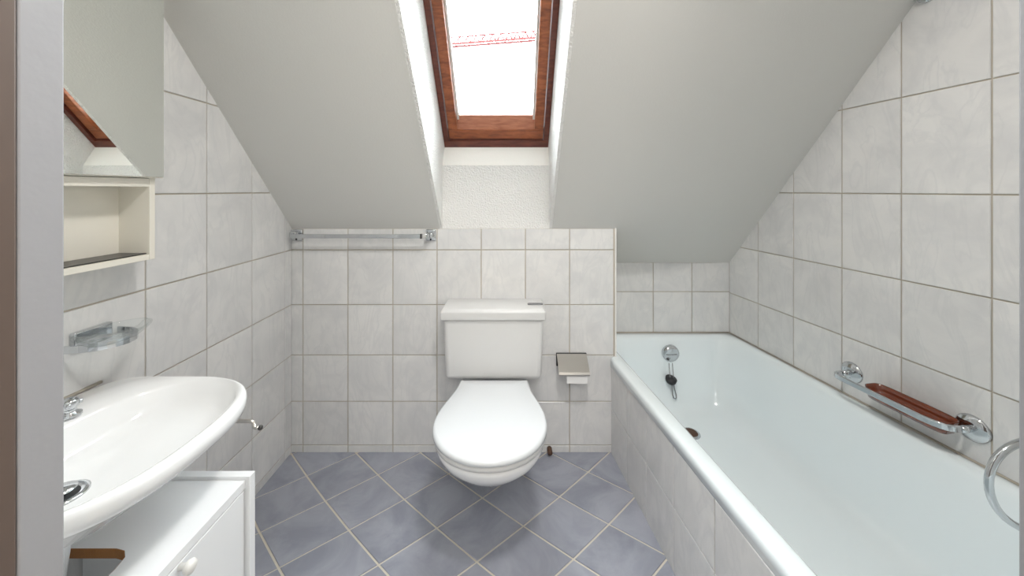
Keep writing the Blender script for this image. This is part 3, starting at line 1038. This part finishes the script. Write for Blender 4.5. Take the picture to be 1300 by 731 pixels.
build('cut_edge', bm, M_CHIP, top, label='raw brown chipboard edge of the pipe cut-out')
build('bottom_panel', box(NB(), CX0, CX1 - 0.02, ytop0, ytop1, 0.06, 0.076), M_WHITE, cbt)
build('plinth', box(NB(), CX1 - 0.06, CX1 - 0.045, ytop0, ytop1, 0.0, 0.06), M_WHITE, cbt)
build('door_post', box(NB(), CX1 - 0.028, CX1 - 0.012, 0.586, 0.604, 0.0765, TZ0 - 0.0005), M_WHITE, cbt)
for ya, yb, hy in ((0.606, ytop1 - 0.004, 0.656),):
    d = build('door', box(NB(), CX1 - 0.026, CX1 - 0.010, ya, yb, 0.065, TZ0 - 0.003), M_WHITE, cbt, bevel=0.0012)
    build('knob', lathe(NB(), [(0.006, 0.0), (0.0055, 0.010), (0.010, 0.014), (0.0125, 0.019), (0.011, 0.024), (0.006, 0.027), (0.0, 0.0275)], (CX1 - 0.0105, hy + 0.006, 0.489), (1, 0, 0), 20), M_TRIM, d, smooth=True, label='white mushroom knob')

# ------------------------------------------------------------------ mirror cabinet
mc = thing('mirror_cabinet', (XL, 0.66, 1.01), 'cream mirror cabinet with open niche below its doors on the left wall', 'mirror cabinet')
MX0, MXF, MXM = XL + 0.005, -0.905, -0.885
MY0, MY1, MZ0, MZN, MZ1 = 0.40, 0.911, 1.009, 1.213, 1.70
th = 0.014
build('back_panel', box(NB(), MX0, MX0 + 0.008, MY0 + th, MY1 - th, MZ0, MZ1), M_CREAM, mc)
for a in ((MY0, MY0 + th), (MY1 - th, MY1)):
    build('side_panel', box(NB(), MX0, MXF, a[0], a[1], MZ0, MZ1), M_CREAM, mc, bevel=0.001)
for z0, z1 in ((MZ0, MZ0 + th), (MZN - 0.022, MZN - 0.001), (MZ1 - th, MZ1)):
    build('shelf', box(NB(), MX0 + 0.0085, MXF, MY0 + th + .0005, MY1 - th - .0005, z0, z1), M_CREAM, mc, bevel=0.001)
build('shelf_mat', box(NB(), MX0 + 0.010, MXF - 0.006, MY0 + th + 0.003, MY1 - th - 0.002, MZ0 + th + 0.0003, MZ0 + th + 0.003), M_DARK, mc, label='dark mat on the niche shelf')
for ya, yb in ((0.6605, 0.915), (MY0 - 0.003, 0.6575)):
    d = build('door', box(NB(), MXF + 0.0015, MXM - 0.004, ya, yb, MZN, MZ1 + 0.004), M_CREAM, mc, bevel=0.001)
    m_ = build('mirror', box(NB(), MXM - 0.0038, MXM, ya + 0.0022, yb - 0.0022, MZN + 0.0028, MZ1 + 0.001), M_MIRROR, d)

# ------------------------------------------------------------------ glass soap dish on chrome bracket
sd = thing('soap_dish', (XL, 0.82, 0.845), 'clear glass soap dish in a chrome wall bracket above the basin', 'soap dish')
br = build('bracket', box(NB(), XL + 0.004, XL + 0.018, 0.803, 0.880, 0.822, 0.862), M_CHROME, sd, bevel=0.003, seg=3)
bm = NB()
arc = []
for k in range(17):
    a = math.radians(-90 + 180 * k / 16)
    arc.append((XL + 0.014 + 0.085 * math.cos(a), 0.840 + 0.058 * math.sin(a), 0.834))
tube(bm, [(XL + 0.01, 0.782, 0.834)] + arc + [(XL + 0.01, 0.898, 0.834)], 0.005, flat=(0.008, 0.002))
build('ring', bm, M_CHROME, sd, smooth=False)
rings = []
for k, z in ((0.30, 0.838), (0.70, 0.840), (0.90, 0.850), (1.08, 0.861), (1.10, 0.864), (1.07, 0.865), (0.88, 0.855), (0.66, 0.846), (0.28, 0.844)):
    rings.append([(XL + 0.064 + 0.050 * k * math.cos(t), 0.840 + 0.066 * k * math.sin(t), z - 0.006) for t in tt[::2]])
build('glass_dish', loft(NB(), rings), M_DISHGLASS, sd, smooth=True, label='clear glass dish')

# ------------------------------------------------------------------ unseen hall lamp behind the camera, added as fill
lamp = thing('ceiling_lamp', (0.05, -0.95, ZT), 'round white fill lamp added unseen in the hall behind the doorway', 'lamp')
build('lamp_base', lathe(NB(), [(0.0, 0.0), (0.16, 0.0), (0.16, 0.015), (0.0, 0.016)], (0.05, -0.95, ZT - 0.016), (0, 0, 1), 32), M_TRIM, lamp, smooth=True)
build('lamp_shade', lathe(NB(), [(0.0, -0.018), (0.10, -0.014), (0.145, -0.002), (0.15, 0.012), (0.0, 0.0125)], (0.05, -0.95, ZT - 0.03), (0, 0, 1), 32), M_SHADE, lamp, smooth=True)

# ------------------------------------------------------------------ bathroom ceiling lamp, above the picture
lamp = thing('ceiling_lamp', (0.20, 0.46, ZT), 'small round white lamp on the flat bathroom ceiling above the doorway', 'lamp')
build('lamp_base', lathe(NB(), [(0.0, 0.0), (0.11, 0.0), (0.11, 0.012), (0.0, 0.013)], (0.20, 0.46, ZT - 0.014), (0, 0, 1), 32), M_TRIM, lamp, smooth=True)
build('lamp_shade', lathe(NB(), [(0.0, -0.022), (0.07, -0.018), (0.10, -0.004), (0.105, 0.010), (0.0, 0.0105)], (0.20, 0.46, ZT - 0.026), (0, 0, 1), 32), M_SHADE, lamp, smooth=True)
